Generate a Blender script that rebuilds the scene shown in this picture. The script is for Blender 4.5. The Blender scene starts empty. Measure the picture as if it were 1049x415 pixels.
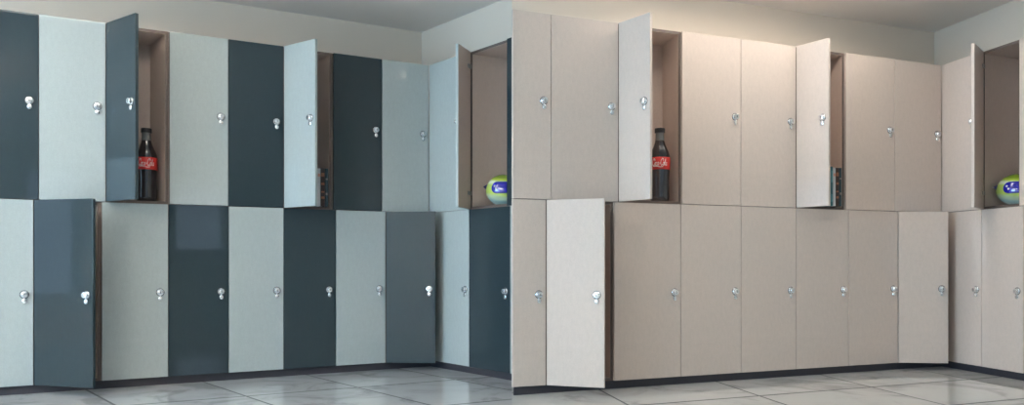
import bpy, bmesh, math, random
from mathutils import Vector, Matrix
random.seed(4)
S = bpy.context.scene
COL = S.collection
PI = math.pi

# ------------------------------------------------------------------ helpers
def link(o, parent=None):
    COL.objects.link(o)
    if parent: o.parent = parent
    return o

def empty(name, loc, rz=0.0, parent=None):
    o = bpy.data.objects.new(name, None)
    o.empty_display_size = .1
    o.location = loc; o.rotation_euler = (0, 0, rz)
    return link(o, parent)

def tag(o, label=None, cat=None, group=None, kind=None):
    if label: o['label'] = label
    if cat: o['category'] = cat
    if group: o['group'] = group
    if kind: o['kind'] = kind
    return o

def obj(name, bm, mats, parent=None, loc=(0, 0, 0), rz=0.0, smooth=False, angle=40):
    bmesh.ops.recalc_face_normals(bm, faces=bm.faces)
    me = bpy.data.meshes.new(name)
    bm.to_mesh(me); bm.free()
    for m in (mats if isinstance(mats, (list, tuple)) else [mats]): me.materials.append(m)
    if smooth:
        for p in me.polygons: p.use_smooth = True
        me.set_sharp_from_angle(angle=math.radians(angle))
    o = bpy.data.objects.new(name, me)
    o.location = loc; o.rotation_euler = (0, 0, rz)
    return link(o, parent)

def box(bm, x0, x1, y0, y1, z0, z1, mi=0, bevel=0.0):
    r = bmesh.ops.create_cube(bm, size=1)
    vs = r['verts']
    for v in vs:
        v.co = Vector((x0 + (v.co.x + .5) * (x1 - x0), y0 + (v.co.y + .5) * (y1 - y0), z0 + (v.co.z + .5) * (z1 - z0)))
    fs = set(f for v in vs for f in v.link_faces)
    for f in fs: f.material_index = mi
    if bevel:
        es = list(set(e for v in vs for e in v.link_edges))
        bmesh.ops.bevel(bm, geom=es, offset=bevel, segments=2, affect='EDGES', profile=.6)
    return vs

def prism(bm, pts, z0, z1, mi=0):
    lo = [bm.verts.new((p[0], p[1], z0)) for p in pts]
    hi = [bm.verts.new((p[0], p[1], z1)) for p in pts]
    n = len(pts)
    fs = [bm.faces.new(lo[::-1]), bm.faces.new(hi)]
    for i in range(n):
        fs.append(bm.faces.new((lo[i], lo[(i + 1) % n], hi[(i + 1) % n], hi[i])))
    for f in fs: f.material_index = mi

def lathe(bm, prof, seg=40, cx=0, cy=0, mi=0, cap=True):
    rings = []
    for r, z in prof:
        rings.append([bm.verts.new((cx + r * math.cos(2 * PI * k / seg), cy + r * math.sin(2 * PI * k / seg), z)) for k in range(seg)])
    for a, b in zip(rings, rings[1:]):
        for k in range(seg):
            bm.faces.new((a[k], a[(k + 1) % seg], b[(k + 1) % seg], b[k])).material_index = mi
    if cap:
        bm.faces.new(rings[0][::-1]).material_index = mi
        bm.faces.new(rings[-1]).material_index = mi

# ------------------------------------------------------------------ materials
def newmat(name):
    m = bpy.data.materials.new(name); m.use_nodes = True
    nt = m.node_tree
    return m, nt, nt.nodes['Principled BSDF']

def nd(nt, t, **kw):
    n = nt.nodes.new(t)
    for k, v in kw.items(): setattr(n, k, v)
    return n

def mth(nt, op, a, b=None, c=None):
    n = nd(nt, 'ShaderNodeMath', operation=op)
    for i, v in enumerate((a, b, c)):
        if v is None: continue
        if isinstance(v, (int, float)): n.inputs[i].default_value = v
        else: nt.links.new(v, n.inputs[i])
    return n.outputs[0]

def plain(name, col, rough=.5, metal=0.0, spec=.5, coat=0.0, trans=0.0, ior=1.5):
    m, nt, b = newmat(name)
    b.inputs['Base Color'].default_value = (*col, 1)
    b.inputs['Roughness'].default_value = rough
    b.inputs['Metallic'].default_value = metal
    b.inputs['Specular IOR Level'].default_value = spec
    b.inputs['Coat Weight'].default_value = coat
    b.inputs['Transmission Weight'].default_value = trans
    b.inputs['IOR'].default_value = ior
    return m

def laminate(name, col, rough=.035, spec=.38, amp=.06, scale=260):
    """melamine faced board: a fine woven fleck under a satin lacquer"""
    m, nt, b = newmat(name)
    tc = nd(nt, 'ShaderNodeTexCoord')
    mp = nd(nt, 'ShaderNodeMapping'); mp.inputs['Scale'].default_value = (1, 1, .45)
    nt.links.new(tc.outputs['Object'], mp.inputs['Vector'])
    n1 = nd(nt, 'ShaderNodeTexNoise'); n1.inputs['Scale'].default_value = scale; n1.inputs['Detail'].default_value = 3
    n2 = nd(nt, 'ShaderNodeTexNoise'); n2.inputs['Scale'].default_value = 55; n2.inputs['Detail'].default_value = 4
    for n in (n1, n2): nt.links.new(mp.outputs['Vector'], n.inputs['Vector'])
    s = mth(nt, 'ADD', mth(nt, 'MULTIPLY', n1.outputs['Fac'], .6), mth(nt, 'MULTIPLY', n2.outputs['Fac'], .4))
    r = nd(nt, 'ShaderNodeValToRGB')
    r.color_ramp.elements[0].position = .35; r.color_ramp.elements[1].position = .65
    r.color_ramp.elements[0].color = (*[c * (1 - amp) for c in col], 1)
    r.color_ramp.elements[1].color = (*[min(1, c * (1 + amp)) for c in col], 1)
    nt.links.new(s, r.inputs['Fac'])
    nt.links.new(r.outputs['Color'], b.inputs['Base Color'])
    b.inputs['Roughness'].default_value = rough
    b.inputs['Specular IOR Level'].default_value = spec
    return m

def paint(name, col, amp=.02):
    m, nt, b = newmat(name)
    tc = nd(nt, 'ShaderNodeTexCoord')
    n = nd(nt, 'ShaderNodeTexNoise'); n.inputs['Scale'].default_value = .9; n.inputs['Detail'].default_value = 6
    nt.links.new(tc.outputs['Object'], n.inputs['Vector'])
    r = nd(nt, 'ShaderNodeValToRGB')
    r.color_ramp.elements[0].position = .3; r.color_ramp.elements[1].position = .7
    r.color_ramp.elements[0].color = (*[c * (1 - amp) for c in col], 1)
    r.color_ramp.elements[1].color = (*[c * (1 + amp) for c in col], 1)
    nt.links.new(n.outputs['Fac'], r.inputs['Fac'])
    nt.links.new(r.outputs['Color'], b.inputs['Base Color'])
    n3 = nd(nt, 'ShaderNodeTexNoise'); n3.inputs['Scale'].default_value = 400
    nt.links.new(tc.outputs['Object'], n3.inputs['Vector'])
    bp = nd(nt, 'ShaderNodeBump'); bp.inputs['Strength'].default_value = .05; bp.inputs['Distance'].default_value = .002
    nt.links.new(n3.outputs['Fac'], bp.inputs['Height']); nt.links.new(bp.outputs['Normal'], b.inputs['Normal'])
    b.inputs['Roughness'].default_value = .85
    b.inputs['Specular IOR Level'].default_value = .2
    return m

def marble_tiles(name, origin, ea, eb, sa, sb, oa, ob, col):
    """polished marble slabs laid along the two walls of a bay, thin dark joints"""
    det = ea.x * eb.y - ea.y * eb.x
    m, nt, b = newmat(name)
    geo = nd(nt, 'ShaderNodeNewGeometry')
    sp = nd(nt, 'ShaderNodeSeparateXYZ'); nt.links.new(geo.outputs['Position'], sp.inputs[0])
    dx = mth(nt, 'SUBTRACT', sp.outputs['X'], origin.x); dy = mth(nt, 'SUBTRACT', sp.outputs['Y'], origin.y)
    al = mth(nt, 'ADD', mth(nt, 'MULTIPLY', dx, eb.y / det), mth(nt, 'MULTIPLY', dy, -eb.x / det))
    be = mth(nt, 'ADD', mth(nt, 'MULTIPLY', dx, -ea.y / det), mth(nt, 'MULTIPLY', dy, ea.x / det))
    ta = mth(nt, 'DIVIDE', mth(nt, 'SUBTRACT', al, oa), sa)
    tb = mth(nt, 'DIVIDE', mth(nt, 'SUBTRACT', be, ob), sb)
    def joint(t, size, w):
        fr = mth(nt, 'FRACT', t)
        d = mth(nt, 'MULTIPLY', mth(nt, 'MINIMUM', fr, mth(nt, 'SUBTRACT', 1.0, fr)), size)
        return mth(nt, 'LESS_THAN', d, w)
    g = mth(nt, 'MAXIMUM', joint(ta, sa, .0065), joint(tb, sb, .009))
    # per-slab shift of the veining
    cell = nd(nt, 'ShaderNodeCombineXYZ')
    nt.links.new(mth(nt, 'FLOOR', ta), cell.inputs[0]); nt.links.new(mth(nt, 'FLOOR', tb), cell.inputs[1])
    wn = nd(nt, 'ShaderNodeTexWhiteNoise'); nt.links.new(cell.outputs[0], wn.inputs['Vector'])
    vs = nd(nt, 'ShaderNodeVectorMath', operation='SCALE'); nt.links.new(wn.outputs['Color'], vs.inputs[0]); vs.inputs['Scale'].default_value = 7
    va = nd(nt, 'ShaderNodeVectorMath', operation='ADD'); nt.links.new(geo.outputs['Position'], va.inputs[0]); nt.links.new(vs.outputs[0], va.inputs[1])
    n1 = nd(nt, 'ShaderNodeTexNoise'); n1.inputs['Scale'].default_value = 2.6; n1.inputs['Detail'].default_value = 8; n1.inputs['Distortion'].default_value = 1.4; n1.inputs['Roughness'].default_value = .62
    nt.links.new(va.outputs[0], n1.inputs['Vector'])
    r = nd(nt, 'ShaderNodeValToRGB')
    e = r.color_ramp.elements
    e[0].position = .36; e[0].color = (*[c * .70 for c in col], 1)
    e[1].position = .56; e[1].color = (*col, 1)
    x = e.new(.47); x.color = (*[c * .95 for c in col], 1)
    nt.links.new(n1.outputs['Fac'], r.inputs['Fac'])
    mx = nd(nt, 'ShaderNodeMix', data_type='RGBA')
    nt.links.new(g, mx.inputs['Factor']); nt.links.new(r.outputs['Color'], mx.inputs['A'])
    mx.inputs['B'].default_value = (.018, .02, .022, 1)
    nt.links.new(mx.outputs['Result'], b.inputs['Base Color'])
    nt.links.new(mth(nt, 'ADD', mth(nt, 'MULTIPLY', g, .6), .05), b.inputs['Roughness'])
    b.inputs['Specular IOR Level'].default_value = .75
    return m

M = {}
M['pale'] = laminate('pale_blue_laminate', (.40, .448, .440))
M['dark'] = laminate('slate_laminate', (.024, .040, .048), amp=.05)
M['beige'] = laminate('beige_laminate', (.62, .528, .465))
M['inner'] = laminate('inner_board', (.55, .45, .39), rough=.45, amp=.05)
M['inner2'] = laminate('inner_board_warm', (.62, .50, .43), rough=.45, amp=.05)
M['edge'] = plain('board_edge', (.13, .095, .08), .5)
M['hinge'] = plain('dull_steel', (.30, .28, .27), .5, .6)
M['chrome'] = plain('chrome', (.86, .88, .90), .16, 1.0)
M['slot_halo'] = plain('slot_and_halo', (.02, .02, .02), .4)
M['plinth'] = plain('plinth_black', (.034, .034, .045), .5)
M['wall'] = paint('cream_paint', (.74, .665, .575))
M['ceil'] = paint('ceiling_paint', (.88, .84, .79))
M['white'] = plain('white_gloss_paint', (.7, .7, .69), .35)

# ------------------------------------------------------------------ the two bays
# Each bay: front corner P of its lockers, ea along its back wall (to the right), eb along its side wall (away)
V2 = lambda x, y: Vector((x, y))
L = dict(P=V2(-.5604, 5.2746), ea=V2(.87705, .48041), eb=V2(-.64682, .76264), Q=V2(-.6797, 5.88))
R = dict(P=V2(2.9011, 5.2746), ea=V2(.92754, .37373), eb=V2(-.18844, .98209), Q=V2(3.1790, 5.88))
CEIL = 2.44
Z0, ZM, Z1 = .047, 1.042, 2.040      # bottom, middle and top of the two rows
TH = .018

# columns along the back bank, distance from the corner (left edge ... corner)
L['up'] = [2.580, 2.257, 1.937, 1.612, 1.289, .965, .655, .331, .0]
L['lo'] = [2.600, 2.280, 1.958, 1.618, 1.287, .964, .638, .307, .0]
R['up'] = [3.125, 2.902, 2.490, 2.072, 1.656, 1.241, .842, .425, .0]
R['lo'] = [3.125, 2.931, 2.517, 2.080, 1.655, 1.240, .820, .395, .0]
# columns along the side bank, distance from the corner towards the room
L['upB'] = [0, .437, .817, .862]
L['loB'] = [0, .447, .848, .862]
R['upB'] = [0, .339, .634, .960]
R['loB'] = [0, .347, .664, .960]

def ang(v): return math.atan2(v.y, v.x)

# ------------------------------------------------------------------ lock (one shared mesh)
def lock_mesh():
    bm = bmesh.new()
    prof = [(r_, z_ * .8) for r_, z_ in [(.0175, 0), (.0175, .002), (.0165, .0035), (.0125, .004), (.0125, .013), (.0145, .015), (.0150, .019), (.0135, .0225), (.0090, .0245), (.003, .0250)]]
    lathe(bm, prof, 28)
    lathe(bm, [(.0200, 0), (.0200, .0012), (.0188, .0016)], 28, mi=1)  # dark ring put in as the shading halo around the knob
    box(bm, -.0012, .0012, -.006, .006, .0196, .0204, mi=1)
    # turning tongue that hangs below the cylinder: a flat collar with a rounded drop
    p2 = [(.0040, .001), (.0085, .002), (.0092, .004), (.0080, .007), (.0045, .009), (.001, .0095)]
    s = len(bm.verts)
    bm.verts.ensure_lookup_table()
    lathe(bm, p2, 20)
    bm.verts.ensure_lookup_table()
    for v in list(bm.verts)[s:]:
        v.co.x *= 1.2; v.co.y = v.co.y * 1.4 - .0305
    box(bm, -.003, .003, -.022, -.010, .001, .004)
    # turn so that the lock axis points out of the door front (-Y) and the drop hangs down (-Z)
    bmesh.ops.transform(bm, matrix=Matrix.Rotation(PI / 2, 4, 'X'), verts=bm.verts)
    bmesh.ops.recalc_face_normals(bm, faces=bm.faces)
    me = bpy.data.meshes.new('lock'); bm.to_mesh(me); bm.free()
    me.transform(Matrix.Scale(1.12, 4))
    me.materials.append(M['chrome']); me.materials.append(M['slot_halo'])
    for p in me.polygons: p.use_smooth = True
    me.set_sharp_from_angle(angle=math.radians(35))
    return me
LOCK = lock_mesh()

def hinge_cups(bm, h):
    for z in (.10, h - .10):
        box(bm, .004, .052, TH, TH + .009, z - .012, z + .012, mi=2, bevel=.002)

BAND = {}
def banding(front):
    if front.name not in BAND:
        m = front.copy(); m.name = front.name + '_edge_band'; m.node_tree.nodes['Principled BSDF'].inputs['Roughness'].default_value = .5
        BAND[front.name] = m
    return BAND[front.name]

def door(parent, hinge, direction, w, h, zbase, front, inner, lock=True, opened=False):
    """hinge: plan point of the left edge of the front face, relative to the locker's own base point"""
    bm = bmesh.new()
    g = .0020
    box(bm, g, w - g, 0, TH, .0018, h - .0018, bevel=.0012)
    bm.faces.ensure_lookup_table()
    for f in bm.faces:
        if f.normal.y > .9 and f.calc_center_median().y > TH * .9: f.material_index = 1
        elif abs(f.normal.y) < .5: f.material_index = 3
    if opened: hinge_cups(bm, h)
    o = obj('door', bm, [front, inner, M['hinge'], banding(front)], parent, (hinge.x, hinge.y, zbase), ang(direction))
    if lock and w > .12:
        k = bpy.data.objects.new('lock', LOCK)
        k.location = (w - .042, 0, .530 * h if zbase_is_upper(parent) else .490 * h)
        link(k, o)
    return o

def zbase_is_upper(parent): return parent.location.z > .5

def carcass(parent, o, FL, FR, BR, BL, z0, z1, inner, back_at, t=.016):
    """open-fronted box: two sides, top, bottom, back; plan corners are world, o the base point"""
    FL, FR, BR, BL = [p - o for p in (FL, FR, BR, BL)]
    z0 -= parent.location.z; z1 -= parent.location.z
    def lerp(a, b, k): return a + (b - a) * k
    u = (FR - FL); w = u.length; ub = (BR - BL); wb = max(ub.length, 1e-4)
    kf, kb = t / w, t / wb
    kf = min(kf, .4); kb = min(kb, .4)
    bm = bmesh.new()
    prism(bm, [FL, lerp(FL, FR, kf), lerp(BL, BR, kb), BL], z0, z1)          # left side
    prism(bm, [lerp(FR, FL, kf), FR, BR, lerp(BR, BL, kb)], z0, z1)          # right side
    fl, fr, br, bl = lerp(FL, FR, kf), lerp(FR, FL, kf), lerp(BR, BL, kb), lerp(BL, BR, kb)
    prism(bm, [fl, fr, br, bl], z0, z0 + t)
    prism(bm, [fl, fr, br, bl], z1 - t, z1)
    b0, b1 = lerp(fl, bl, back_at), lerp(fr, br, back_at)
    c0, c1 = lerp(fl, bl, min(1, back_at + .03)), lerp(fr, br, min(1, back_at + .03))
    prism(bm, [b0, b1, c1, c0], z0 + t, z1 - t)
    bm.faces.ensure_lookup_table()
    # brown board front edges, coloured darker to deepen the shade in door gaps
    n = Vector((u.y, -u.x)).normalized()
    for f in bm.faces:
        f.normal_update()
    ob = obj('carcass', bm, [inner, M['edge']], parent)
    for p in ob.data.polygons:
        c = p.center
        if abs(p.normal.x * n.x + p.normal.y * n.y) > .97 and abs((Vector((c.x, c.y)) - FL).dot(n)) < .002:
            p.material_index = 1
    return ob

ORD = ['first', 'second', 'third', 'fourth', 'fifth', 'sixth', 'seventh', 'eighth']

def locker(bay, side, row, i, front, inner, label, group, opening=None, rw=None):
    B = L if bay == 'L' else R
    P, ea, eb = B['P'], B['ea'], B['eb']
    key = {'u': 'up', 'l': 'lo'}[row] + ('B' if side else '')
    t0, t1 = B[key][i], B[key][i + 1]
    z0, z1 = (ZM, Z1) if row == 'u' else (Z0, ZM)
    if side == 0:                       # back bank: distance counts from the corner leftwards
        FL, FR, d, dep = P - ea * t0, P - ea * t1, ea, eb
        depth = .575 if bay == 'L' else .450
        inn = .31 if bay == 'L' else .25
    else:
        FL, FR, d, dep = P - eb * t0, P - eb * t1, -eb, ea
        depth = .292 if bay == 'L' else .385
        inn = depth * .93
    # width actually taken by the carcass, front set back by the door thickness
    eps = .0006
    f0, f1 = FL + d * eps, FR - d * eps
    s = TH + .001
    cf0, cf1 = f0 + dep * s, f1 + dep * s
    cb0, cb1 = f0 + dep * depth, f1 + dep * depth
    if side == 0 and i == len(B[key]) - 2:      # end unit next to the corner stops short of the side bank
        pass
    if side == 1 and i == 0:                    # corner unit of the side bank starts beside the back bank
        pass
    if bay == 'R' and side == 0 and i == 0:     # end unit is mitred against the pier
        cf0 = V2(.002, FL.y + .022); cb0 = V2(.002, 4.56)
    root = empty('locker', (FL.x, FL.y, z0))
    tag(root, label, 'locker', group)
    if bay == 'L' and side == 1 and i == 2:     # last sliver of the side bank, cut by the pier
        bm = bmesh.new()
        a = cf0 - FL; b_ = V2(-.004, cf0.y - .02) - FL; c = V2(-.004, cf0.y + .002) - FL
        prism(bm, [a, b_, c], 0, z1 - z0)
        obj('carcass', bm, inner, root)
        door(root, V2(0, 0), d, (FR - FL).length, z1 - z0, 0, front, inner, lock=False)
        return root
    carcass(root, FL, cf0, cf1, cb1, cb0, z0, z1, inner, inn / depth)
    w = (FR - FL).length
    if opening is None:
        door(root, V2(0, 0), d, w, z1 - z0, 0, front, inner)
    else:
        v = V2(*opening)
        door(root, V2(0, 0) + v.normalized() * .001, v, v.length, z1 - z0, 0, front, inner, opened=True)
    return root

# opened doors: plan vector from hinge to free edge
OPEN = {
    ('L', 0, 'u', 2): (.250, -.178), ('L', 0, 'l', 1): (.371, -.100), ('L', 0, 'u', 5): (.236, -.166),
    ('L', 0, 'l', 7): (.330, -.036), ('L', 1, 'u', 1): (-.066, -.190),
    ('R', 0, 'u', 2): (.143, -.190), ('R', 0, 'l', 1): (.301, -.100), ('R', 0, 'u', 5): (.128, -.180),
    ('R', 0, 'l', 7): (.312, -.033), ('R', 1, 'u', 1): (-.172, -.190),
}
WHAT = {('u', 2): 'open with a cola bottle inside', ('l', 1): 'door standing ajar', ('u', 5): 'open with books inside',
        ('l', 7): 'door slightly ajar'}
for bay in 'LR':
    bank = 'two-tone' if bay == 'L' else 'all-beige'
    for row in 'ul':
        rn = 'upper' if row == 'u' else 'lower'
        for i in range(8):
            if bay == 'L':
                darkset = (0, 2, 4, 6) if row == 'u' else (1, 3, 5, 7)
                fr = M['dark'] if i in darkset else M['pale']
                cn = 'dark slate' if i in darkset else 'pale blue-grey'
                inner = M['inner']
            else:
                fr, cn, inner = M['beige'], 'beige', M['inner2']
            st = WHAT.get((row, i))
            lab = f"{cn} {rn} locker, {ORD[i]} from left in {bank} back bank" + (f", {st}" if st else '')
            lab = lab.replace('open with a cola bottle inside', 'cola bottle inside').replace('open with books inside', 'books inside').replace('door slightly ajar', 'ajar').replace('door standing ajar', 'standing ajar')
            locker(bay, 0, row, i, fr, inner, lab, f"lockers of the {bank} back bank", OPEN.get((bay, 0, row, i)))
        for i in range(3):
            if bay == 'L':
                isd = (row == 'u' and i in (1, 2)) or (row == 'l' and i == 1)
                fr = M['dark'] if isd else M['pale']
                if row == 'u' and i == 1: fr = M['pale']; isd = False
                cn = 'dark slate' if isd else 'pale blue-grey'
            else:
                fr, cn = M['beige'], 'beige'
            inner = M['inner'] if bay == 'L' else M['inner2']
            pos = ['beside the corner', 'in the middle', 'farthest from the corner'][i]
            st = ', open with a helmet inside' if (row == 'u' and i == 1) else ''
            lab = f"{cn} {rn} locker {pos} of the {bank} side bank{st}".replace('farthest from the corner', 'at the front end').replace('open with a helmet inside', 'helmet inside')
            locker(bay, 1, row, i, fr, inner, lab, f"lockers of the {bank} side bank", OPEN.get((bay, 1, row, i)))

# ------------------------------------------------------------------ plinths
def plinth(name, bay, side, length):
    B = L if bay == 'L' else R
    P, ea, eb = B['P'], B['ea'], B['eb']
    r = .035
    C = P + eb * r + ea * r
    bm = bmesh.new()
    if side == 0:
        a, b_ = C - ea * (length + r), C
        prism(bm, [a, b_, b_ + eb * .02, a + eb * .02], 0, Z0 - .002)
    else:
        a, b_ = C, C - eb * (length + r)
        prism(bm, [a, b_, b_ + ea * .02, a + ea * .02], 0, Z0 - .002)
    tag(obj(name, bm, M['plinth']), 'black recessed plinth under the lockers', None, None, 'structure')
plinth('baseboard_left_back', 'L', 0, 2.57)
plinth('baseboard_left_side', 'L', 1, .86)
plinth('baseboard_right_back', 'R', 0, 3.110)
plinth('baseboard_right_side', 'R', 1, .955)

# ------------------------------------------------------------------ shell
XL, XR, YB = -5.3, 5.6, -3.4
def tline(Q, d, x=None):                          # point on the line Q + d*t at a given x
    t = (x - Q.x) / d.x
    return Q + d * t
A1 = tline(L['Q'], L['ea'], XL)
PEN_d1, PEN_d2 = -L['eb'], -R['ea']               # both lead to the pier's tip from their corners
# meeting point of the left bay's side wall and the right bay's back wall
det = PEN_d1.x * (-PEN_d2.y) + PEN_d2.x * PEN_d1.y
dq = R['Q'] - L['Q']
t = (dq.x * (-PEN_d2.y) + PEN_d2.x * dq.y) / det
PEN = L['Q'] + PEN_d1 * t
B2 = R['Q'] - R['eb'] * 3.2

def wall_seg(name, a, b, z0=0, z1=CEIL, th=.06, out=None, mat=None, ext=(0, 0)):
    d = (b - a).normalized(); n = out
    a = a - d * ext[0]; b = b + d * ext[1]
    bm = bmesh.new(); prism(bm, [a, b, b + n * th, a + n * th], z0, z1)
    return tag(obj(name, bm, mat or M['wall']), None, None, None, 'structure')
nrm = lambda d: Vector((-d.y, d.x))
wall_seg('wall_left_back', A1, L['Q'], out=nrm(L['ea']), ext=(.1, 0))
wall_seg('wall_left_side', L['Q'], PEN, out=nrm(-L['eb']), th=.02)
# right bay's back wall starts at the pier's tip line X = 0
pA = tline(R['Q'], R['ea'], 0.0)
bm = bmesh.new(); n2 = nrm(R['ea'])
prism(bm, [pA, R['Q'], R['Q'] + n2 * .06, PEN + R['ea'] * .06, V2(0.0, pA.y + .012)], 0, CEIL)
tag(obj('wall_right_back', bm, M['wall']), None, None, None, 'structure')
wall_seg('wall_right_side', R['Q'], B2, out=nrm(-R['eb']))
wall_seg('wall_right_return', B2, V2(XR, B2.y), out=V2(0, 1))
wall_seg('wall_right', V2(XR, YB), V2(XR, B2.y), out=V2(1, 0))

def wall_with_holes(name, horizontal, c, a0, a1, holes, out):
    """straight wall along X (horizontal) or Y with rectangular openings (u0,u1,z0,z1)"""
    bm = bmesh.new()
    def seg(u0, u1, z0, z1):
        if u1 - u0 < 1e-4 or z1 - z0 < 1e-4: return
        if horizontal: box(bm, u0, u1, min(c, c + out * .1), max(c, c + out * .1), z0, z1)
        else: box(bm, min(c, c + out * .1), max(c, c + out * .1), u0, u1, z0, z1)
    u = a0
    for (u0, u1, z0, z1) in sorted(holes):
        seg(u, u0, 0, CEIL); seg(u0, u1, 0, z0); seg(u0, u1, z1, CEIL); u = u1
    seg(u, a1, 0, CEIL)
    return tag(obj(name, bm, M['wall']), None, None, None, 'structure')

WIN_L = [(-2.7, 1.5, .38, 2.2), (2.28, 3.18, .38, 2.2)]
WIN_B = [(-5.15, -4.18, .2, 2.2), (1.0, 1.9, .9, 2.1), (3.4, 4.4, .9, 2.1)]  # last two windows added out of view for reflections in the doors
REFLECT_PANEL = (2.2, 3.1, 0, 2.05)
wall_with_holes('wall_left', False, XL, YB, A1.y + .1, WIN_L, -1)
wall_with_holes('wall_back', True, YB, XL, XR, WIN_B, -1)

def window(name, horizontal, c, u0, u1, z0, z1, n):
    bm = bmesh.new(); w = .05
    def seg(a, b, q, r):
        if horizontal: box(bm, a, b, c - .08, c - .02, q, r, bevel=.004)
        else: box(bm, c - .08, c - .02, a, b, q, r, bevel=.004)
    seg(u0, u0 + w, z0, z1); seg(u1 - w, u1, z0, z1); seg(u0 + w, u1 - w, z0, z0 + w); seg(u0 + w, u1 - w, z1 - w, z1)
    for k in range(1, n):
        m = u0 + (u1 - u0) * k / n
        seg(m - .025, m + .025, z0 + w, z1 - w)
    return tag(obj(name, bm, M['white']), None, None, None, 'structure')
window('window_1', False, XL, *WIN_L[0], 4)
window('window_2', False, XL, *WIN_L[1], 1)
for k, wb in enumerate(WIN_B): window(f'window_{k + 3}', True, YB, *wb, 1)
bm = bmesh.new(); box(bm, REFLECT_PANEL[0], REFLECT_PANEL[1], YB + .002, YB + .045, 0.004, REFLECT_PANEL[3], bevel=.004)  # dark panel added out of view to reflect in the glossy lockers
tag(obj('reflect_panel', bm, plain('reflect_panel_dark', (.05, .055, .06), .35)), None, None, None, 'structure')

bm = bmesh.new(); box(bm, XL - .1, XR + .1, YB - .1, 6.5, CEIL, CEIL + .08)
tag(obj('ceiling', bm, M['ceil']), None, None, None, 'structure')
mfl = marble_tiles('marble_left', L['P'], L['ea'], L['eb'], .607, .77, -.205, -.62, (.60, .60, .60))
mfr = marble_tiles('marble_right', R['P'], R['ea'], R['eb'], .785, .59, -.245, -.475, (.70, .69, .66))
bm = bmesh.new()
box(bm, XL - .1, 0, YB - .1, 6.5, -.08, 0, mi=0)
box(bm, 0, XR + .1, YB - .1, 6.5, -.08, 0, mi=1)
tag(obj('floor', bm, [mfl, mfr]), None, None, None, 'structure')

# ------------------------------------------------------------------ cola bottle
M['cola'] = plain('cola_in_glass', (.018, .014, .017), .14, spec=.6, coat=.6)
M['bglass'] = plain('empty_neck_glass', (.16, .16, .15), .08, spec=.6, coat=.5)
M['cap'] = plain('black_cap', (.018, .018, .02), .4)
M['red'] = plain('red_label', (.62, .03, .025), .4)
M['lab_white'] = plain('label_white', (.85, .80, .76), .5)

def script_strokes():
    """flowing 'Coca-Cola' lettering as centre lines in a 0..9 wide, 0..2 tall frame"""
    def arc(cx, cy, rx, ry, a0, a1, n=14):
        return [(cx + rx * math.cos(math.radians(a0 + (a1 - a0) * k / n)), cy + ry * math.sin(math.radians(a0 + (a1 - a0) * k / n))) for k in range(n + 1)]
    st = []
    def C(x):
        st.append(arc(x + .75, 1.05, .72, 1.0, 50, 318, 20))
        st.append(arc(x + 1.15, 1.6, .28, .32, 200, -60, 10))
    def o(x): st.append(arc(x, .5, .34, .46, 100, 460, 18)); st.append([(x + .1, .96), (x + .42, .80), (x + .6, .62)])
    def c(x): st.append(arc(x, .5, .34, .46, 55, 320, 14))
    def a(x):
        st.append(arc(x, .5, .32, .44, 60, 400, 18)); st.append([(x + .36, .95), (x + .34, .35), (x + .46, .08), (x + .68, .22)])
    C(0); o(1.75); c(2.6); a(3.4)
    st.append([(4.15, .62), (4.62, .72)])
    C(4.75); o(6.45)
    st.append([(6.95, .3), (7.25, 1.0), (7.42, 1.75), (7.25, 2.0), (7.1, 1.6), (7.12, .5), (7.28, .08), (7.5, .2)])
    a(8.0)
    st.append([(.5, .02), (1.2, -.18), (2.4, -.12), (3.8, -.3), (5.0, -.42), (6.4, -.3)])
    return st

def wrap_lettering(bm, R0, width, height, zc, hw, face):
    """lay the strokes round a cylinder of radius R0, centred on the direction `face`"""
    for line in script_strokes():
        n = len(line)
        rows = []
        for k in range(n):
            p = Vector(line[k]); q = Vector(line[min(n - 1, k + 1)]); o_ = Vector(line[max(0, k - 1)])
            tn = (q - o_).normalized(); nr = Vector((-tn.y, tn.x)) * hw
            row = []
            for sgn in (1, -1):
                s_ = p + nr * sgn
                x = (s_.x + s_.y * .28 - 4.5) / 9.4 * width
                z = (s_.y - .85) / 2.0 * height + zc
                th = face + x / R0
                row.append(((R0 + .0006) * math.cos(th), (R0 + .0006) * math.sin(th), z, th))
            rows.append(row)
        for a, b_ in zip(rows, rows[1:]):
            outv = [bm.verts.new((v[0], v[1], v[2])) for v in (a[0], a[1], b_[1], b_[0])]
            bm.faces.new(outv)

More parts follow.
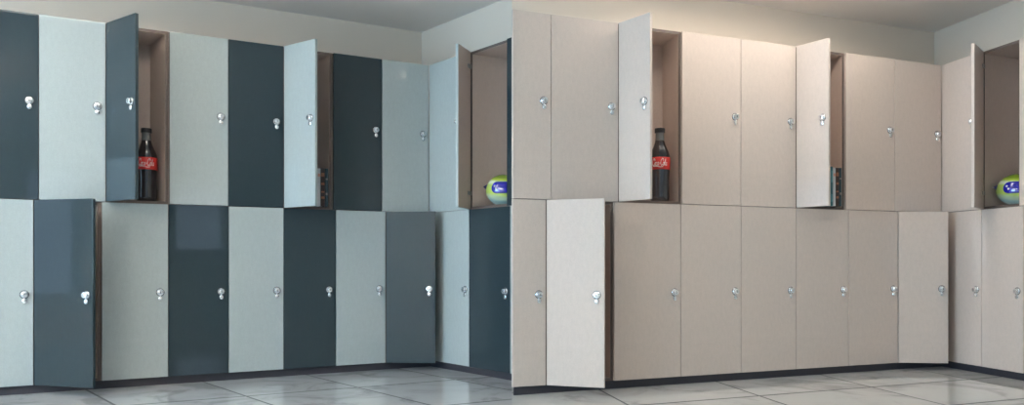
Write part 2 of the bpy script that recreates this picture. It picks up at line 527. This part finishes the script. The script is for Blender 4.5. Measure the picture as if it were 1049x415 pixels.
def bottle(loc, label, face):
    t = empty('cola_bottle', loc)
    tag(t, label, 'bottle', 'cola bottles in the open upper lockers')
    H = .430
    body = [(.030, .0), (.048, .002), (.054, .012), (.056, .030), (.0555, .060), (.0548, .090), (.0545, .115), (.0550, .140), (.0565, .165),
            (.0580, .185), (.0590, .205), (.0590, .255), (.0575, .270), (.0520, .290), (.0440, .308), (.0350, .328), (.0290, .346), (.0262, .358)]
    neck = [(.0262, .358), (.0250, .375), (.0245, .398), (.0245, .404)]
    bm = bmesh.new(); lathe(bm, body, 48); obj('body', bm, M['cola'], t, smooth=True, angle=50)
    bm = bmesh.new(); lathe(bm, neck, 40); obj('neck', bm, M['bglass'], t, smooth=True, angle=50)
    bm = bmesh.new()
    prof = [(.0285, .4035), (.0295, .4045), (.0295, .4260), (.0280, .4295), (.0200, .4300)]
    seg = 60; rings = []
    for r, z in prof:
        rings.append([bm.verts.new(((r - (.0008 if k % 2 and z < .428 else 0)) * math.cos(2 * PI * k / seg), (r - (.0008 if k % 2 and z < .428 else 0)) * math.sin(2 * PI * k / seg), z)) for k in range(seg)])
    for a, b_ in zip(rings, rings[1:]):
        for k in range(seg): bm.faces.new((a[k], a[(k + 1) % seg], b_[(k + 1) % seg], b_[k]))
    bm.faces.new(rings[0][::-1]); bm.faces.new(rings[-1])
    obj('cap', bm, M['cap'], t, smooth=True, angle=30)
    bm = bmesh.new(); R0 = .0600
    lathe(bm, [(R0 - .0008, .186), (R0, .187), (R0, .256), (R0 - .0008, .257)], 48)
    lb = obj('label', bm, M['red'], t, smooth=True, angle=50)
    bm = bmesh.new(); wrap_lettering(bm, R0, .098, .040, .224, .10, face)
    obj('lettering', bm, M['lab_white'], lb)
    return t
ZS = ZM + .0165   # top face of an upper locker's floor board

# left bay third locker, right bay third locker
def face_to_cam(p): return math.atan2(-p[1], -p[0])
pl = (-2.135, 4.560); pr = (.863, 4.560)
bottle((pl[0], pl[1], ZS), 'dark cola bottle with red label in the open locker of the two-tone bank', face_to_cam(pl))
bottle((pr[0], pr[1], ZS), 'dark cola bottle with red label in the open locker of the all-beige bank', face_to_cam(pr))

# ------------------------------------------------------------------ books
M['paper'] = plain('page_edges', (.62, .58, .48), .8)
def book(loc, rz, w, h, d, col, label, group, bands):
    """spine faces local -Y; width along local X"""
    t = empty('book', loc, rz)
    tag(t, label, 'book', group)
    mc = plain('cover', col, .45)
    mb = plain('cover_print', bands[0], .45)
    bm = bmesh.new(); c = .002
    box(bm, 0, c, 0, d, 0, h, bevel=.0005); box(bm, w - c, w, 0, d, 0, h, bevel=.0005)
    # rounded spine
    n = 8
    pts = [(w / 2 - w / 2 * math.cos(PI * k / n), -.004 * math.sin(PI * k / n)) for k in range(n + 1)]
    prism(bm, pts + [(w, .002), (0, .002)], 0, h)
    cv = obj('cover', bm, mc, t)
    for (a, b_) in bands[1]:
        bm = bmesh.new()
        pts2 = [(w / 2 - (w / 2 - .0015) * math.cos(PI * k / n), -.0006 - .0042 * math.sin(PI * k / n)) for k in range(n + 1)]
        prism(bm, pts2 + [(w - .002, 0), (.002, 0)], h * a, h * b_)
        obj('spine_band', bm, mb, cv)
    bm = bmesh.new(); box(bm, c + .0002, w - c - .0002, .003, d - .004, .003, h - .003)
    obj('page_block', bm, M['paper'], t)
    return t
BK = [(.030, .236, (.32, .36, .36), ((.55, .5, .4), [(.7, .85)]), 'grey'),
      (.018, .246, (.03, .13, .15), ((.10, .30, .32), [(.1, .3), (.6, .9)]), 'teal'),
      (.021, .238, (.50, .52, .52), ((.62, .30, .2), [(.78, .86)]), 'pale grey'),
      (.026, .240, (.045, .022, .015), ((.30, .12, .06), [(.20, .26), (.36, .40), (.56, .62), (.78, .88)]), 'brown with orange marks'),
      (.020, .240, (.018, .045, .055), ((.25, .22, .2), [(.3, .36), (.7, .74)]), 'dark blue-green')]
for B, start, bank in ((L, V2(-1.2648, 4.868), 'two-tone'), (R, V2(1.956, 4.855), 'all-beige')):
    x = 0
    for (w, h, c, bands, nm) in BK:
        p = start + B['ea'] * x
        place = {'grey': 'mostly behind the door', 'teal': 'at the door edge', 'pale grey': 'between teal and brown', 'brown with orange marks': 'third from right wall', 'dark blue-green': 'rightmost'}[nm]
        if nm.startswith('brown'): place = 'right of the pale grey one'
        book((p.x, p.y, ZS), ang(B['ea']), w, h, .085, c,
             f"{nm} book in the {bank} bank, {place}", f"books in the open {bank} locker", bands)
        x += w + .0012

# ------------------------------------------------------------------ helmet
def helmet_paint():
    m, nt, b = newmat('helmet_paint')
    tc = nd(nt, 'ShaderNodeTexCoord'); sp = nd(nt, 'ShaderNodeSeparateXYZ'); nt.links.new(tc.outputs['Object'], sp.inputs[0])
    X, Y, Z = sp.outputs['X'], sp.outputs['Y'], sp.outputs['Z']
    n = nd(nt, 'ShaderNodeTexNoise'); n.inputs['Scale'].default_value = 9; nt.links.new(tc.outputs['Object'], n.inputs['Vector'])
    k = mth(nt, 'ADD', mth(nt, 'MULTIPLY', Z, 1.0), mth(nt, 'MULTIPLY', X, .12))
    k = mth(nt, 'ADD', k, mth(nt, 'MULTIPLY', mth(nt, 'SUBTRACT', n.outputs['Fac'], .5), .03))
    r = nd(nt, 'ShaderNodeValToRGB'); r.color_ramp.interpolation = 'EASE'
    nt.links.new(mth(nt, 'MULTIPLY', k, 5.0), r.inputs['Fac'])
    e = r.color_ramp.elements
    e[0].position = 0; e[0].color = (.55, .62, .60, 1)
    e[1].position = 1; e[1].color = (.16, .24, .02, 1)
    for p, c in ((.16, (.30, .46, .46)), (.26, (.45, .58, .40)), (.40, (.46, .60, .12)), (.60, (.48, .62, .14)), (.70, (.75, .80, .60)), (.80, (.42, .55, .05)), (.90, (.20, .30, .02))):
        x = e.new(p); x.color = (*c, 1)
    nt.links.new(r.outputs['Color'], b.inputs['Base Color'])
    b.inputs['Roughness'].default_value = .25; b.inputs['Coat Weight'].default_value = .4
    return m
M['helmet'] = helmet_paint()
M['visor'] = plain('blue_visor', (.015, .015, .36), .12, spec=.7, coat=.5)
M['navy'] = plain('navy_plastic', (.02, .02, .09), .35)
M['liner'] = plain('liner', (.03, .03, .035), .9)

def shell_pt(th, ph, grow=0.0):
    """th: azimuth, 0 = front (+X); ph: elevation. a full-face helmet, chin bar pushed forward"""
    a, b_, c = .113 + grow, .106 + grow, .106 + grow
    x = a * math.cos(ph) * math.cos(th); y = b_ * math.cos(ph) * math.sin(th); z = c * math.sin(ph)
    if z < 0:
        f = min(1, -z / .10)
        x += .018 * f * max(0, math.cos(th)) + .012 * f * min(0, math.cos(th)) * -1
        z *= .90
    return Vector((x, y, z + .0945))

def helmet(loc, rz, label):
    t = empty('racing_helmet', loc, rz)
    tag(t, label, 'helmet', 'racing helmets in the side banks')
    def patch(th0, th1, ph0, ph1, nt_, np_, grow, thick, mat, name, parent, eye=False, closed=False):
        bm = bmesh.new(); g = []
        for j in range(np_ + 1):
            row = []
            for i in range(nt_ + (0 if closed else 1)):
                th = th0 + (th1 - th0) * i / nt_; ph = ph0 + (ph1 - ph0) * j / np_
                row.append(bm.verts.new(shell_pt(th, ph, grow)))
            g.append(row)
        m_ = len(g[0])
        for j in range(np_):
            for i in range(m_ if closed else m_ - 1):
                th = th0 + (th1 - th0) * (i + .5) / nt_; ph = ph0 + (ph1 - ph0) * (j + .5) / np_
                if eye and abs(th) < 1.20 and -.22 < ph < .46: continue
                bm.faces.new((g[j][i], g[j][(i + 1) % m_], g[j + 1][(i + 1) % m_], g[j + 1][i]))
        bmesh.ops.remove_doubles(bm, verts=bm.verts, dist=1e-5)
        bm.normal_update()
        o = obj(name, bm, mat, parent, smooth=True, angle=60)
        md = o.modifiers.new('thickness', 'SOLIDIFY'); md.thickness = thick; md.offset = -1
        return o
    patch(-PI, PI, -1.15, PI / 2 - .001, 72, 40, 0, .012, M['helmet'], 'shell', t, eye=True, closed=True)
    # visor: a wrapped shield whose rear ends are rounded
    bm = bmesh.new(); nt_ = 48; rows = []
    for i in range(nt_ + 1):
        th = -1.55 + 3.10 * i / nt_
        e = max(0.0, (abs(th) - 1.25) / .31); k = math.sqrt(max(0.0, 1 - e * e)) if e > 0 else 1
        lo = .12 - (.34) * max(k, .06); hi = .12 + (.36) * max(k, .06)
        rows.append([bm.verts.new(shell_pt(th, lo + (hi - lo) * j / 8, .0035)) for j in range(9)])
    for a, b_ in zip(rows, rows[1:]):
        for j in range(8): bm.faces.new((a[j], a[j + 1], b_[j + 1], b_[j]))
    vz = obj('visor', bm, M['visor'], t, smooth=True, angle=60)
    md = vz.modifiers.new('thickness', 'SOLIDIFY'); md.thickness = .003; md.offset = -1
    # white studs put in as painted glints at both visor ends
    for s in (-1, 1):
        for dth, dph in ((0, .14), (.10, -.02)):
            c = shell_pt(s * (1.36 - dth), .08 + dph, .0045); nrm_ = (c - Vector((0, 0, .0945))).normalized()
            bm = bmesh.new(); bmesh.ops.create_cone(bm, cap_ends=True, segments=16, radius1=.007, radius2=.005, depth=.004)
            bmesh.ops.transform(bm, matrix=Matrix.Translation(c) @ nrm_.to_track_quat('Z', 'Y').to_matrix().to_4x4(), verts=bm.verts)
            obj('glint_stud', bm, M['lab_white'], vz)
    # spoiler at the rear
    bm = bmesh.new()
    pts = []
    for s in range(-6, 7):
        th = PI + s * .155
        q0 = shell_pt(th, .42, 0); q1 = shell_pt(th, .10, 0); q2 = shell_pt(th, .22, .020)
        pts.append([bm.verts.new(q) for q in (q0, q2, q1)])
    for a, b_ in zip(pts, pts[1:]):
        for j in range(3): bm.faces.new((a[j], a[(j + 1) % 3], b_[(j + 1) % 3], b_[j]))
    bm.faces.new(pts[0]); bm.faces.new(pts[-1][::-1])
    obj('spoiler', bm, M['navy'], t, smooth=True, angle=40)
    # padded liner inside
    bm = bmesh.new(); bmesh.ops.create_uvsphere(bm, u_segments=32, v_segments=18, radius=1)
    for v in bm.verts: v.co = Vector((v.co.x * .104, v.co.y * .084, v.co.z * .078 + .098))
    obj('liner', bm, M['liner'], t, smooth=True)
    return t
hl = L['P'] - L['eb'] * .585 + L['ea'] * .145
hr = R['P'] - R['eb'] * .478 + R['ea'] * .165
helmet((hl.x, hl.y, ZS), math.radians(-42), 'lime and white racing helmet with blue visor in the two-tone side locker')
helmet((hr.x, hr.y, ZS), math.radians(-74), 'lime and white racing helmet with blue visor in the all-beige side locker')

# ------------------------------------------------------------------ light
def area(name, loc, rot, sx, sy, power, col):
    l = bpy.data.lights.new(name, 'AREA'); l.shape = 'RECTANGLE'; l.size = sx; l.size_y = sy; l.energy = power; l.color = col
    o = bpy.data.objects.new(name, l); o.location = loc; o.rotation_euler = rot; COL.objects.link(o); return o
DAY = (.44, .74, 1.0)
def win_light(horizontal, c, h, power):
    u0, u1, z0, z1 = h
    if horizontal: area('daylight', ((u0 + u1) / 2, c - .14, (z0 + z1) / 2), (PI / 2, 0, 0), u1 - u0, z1 - z0, power, DAY)
    else: area('daylight', (c - .14, (u0 + u1) / 2, (z0 + z1) / 2), (PI / 2, 0, -PI / 2), u1 - u0, z1 - z0, power, DAY)
win_light(False, XL, WIN_L[0], 175)

def emit(name, col, s):
    m, nt, b = newmat(name)
    b.inputs['Base Color'].default_value = (.8, .8, .8, 1)
    b.inputs['Emission Color'].default_value = (*col, 1); b.inputs['Emission Strength'].default_value = s
    return m
WARM = (1.0, .94, .865)
FILL_LAMPS = {'near': (emit('fill_down', WARM, 5.0), emit('fill_up', WARM, 8.0)), 'far': (emit('fill_down_dim', WARM, 1.2), emit('fill_up_strong', WARM, 68.0))}
for k, (x, y, rz, hw, kind, lab) in enumerate([
        (-2.15, 3.20, ang(L['ea']), .95, 'near', 'added out-of-view fill lamp hanging close to the two-tone bank'),
        (1.62, 4.25, ang(R['ea']), .9, 'near', 'added out-of-view fill lamp hanging close to the all-beige bank'),
        (-2.6, .7, 0, .95, 'far', 'added out-of-view fill lamp hanging mid-room near the wide side window'),
        (-2.2, -1.9, 0, .95, 'far', 'added out-of-view fill lamp at the rear near the tall narrow window')]):
    drop = .075 if kind == 'near' else .30
    t = empty('fill_lamp', (x, y, CEIL), rz)  # fill lamp added out of view to brighten doors, walls and ceiling
    tag(t, lab, 'lamp', 'added fill lamps')
    ly, e = .12, .012
    bm = bmesh.new()
    for (a, b_, c, d) in ((-hw, hw, -ly, -ly + e), (-hw, hw, ly - e, ly), (-hw, -hw + e, -ly + e, ly - e), (hw - e, hw, -ly + e, ly - e)):
        box(bm, a, b_, c, d, -drop - .02, -drop + .02)
    box(bm, -hw + e, hw - e, -ly + e, ly - e, -drop - .004, -drop + .004)
    obj('housing', bm, M['white'], t)
    for q in (-.7, .7):
        bm = bmesh.new(); box(bm, hw * q - .004, hw * q + .004, -.004, .004, -drop + .02, -.0005)
        obj('hanger', bm, M['hinge'], t)
    bm = bmesh.new(); box(bm, -hw + e + .001, hw - e - .001, -ly + e + .001, ly - e - .001, -drop - .016, -drop - .006)
    obj('lower_diffuser', bm, FILL_LAMPS[kind][0], t)
    bm = bmesh.new(); box(bm, -hw + e + .001, hw - e - .001, -ly + e + .001, ly - e - .001, -drop + .006, -drop + .014)
    obj('upper_diffuser', bm, FILL_LAMPS[kind][1], t)

W = bpy.data.worlds.new('sky'); S.world = W; W.use_nodes = True
bg = W.node_tree.nodes['Background']; bg.inputs['Color'].default_value = (.62, .78, 1, 1); bg.inputs['Strength'].default_value = .9

# ------------------------------------------------------------------ camera
cd = bpy.data.cameras.new('camera'); cam = bpy.data.objects.new('camera', cd); COL.objects.link(cam)
cd.sensor_fit = 'HORIZONTAL'; cd.sensor_width = 36; cd.lens = 36 * 800 / 1049
cd.shift_y = (270 - 207.5) / 1049
cam.location = (0, 0, .70); cam.rotation_euler = (PI / 2, 0, 0)
cd.clip_start = .05
S.camera = cam
S.view_settings.view_transform = 'Standard'; S.view_settings.look = 'None'
S.view_settings.gamma = 1; S.view_settings.use_curve_mapping = False
S.view_settings.exposure = 1.02
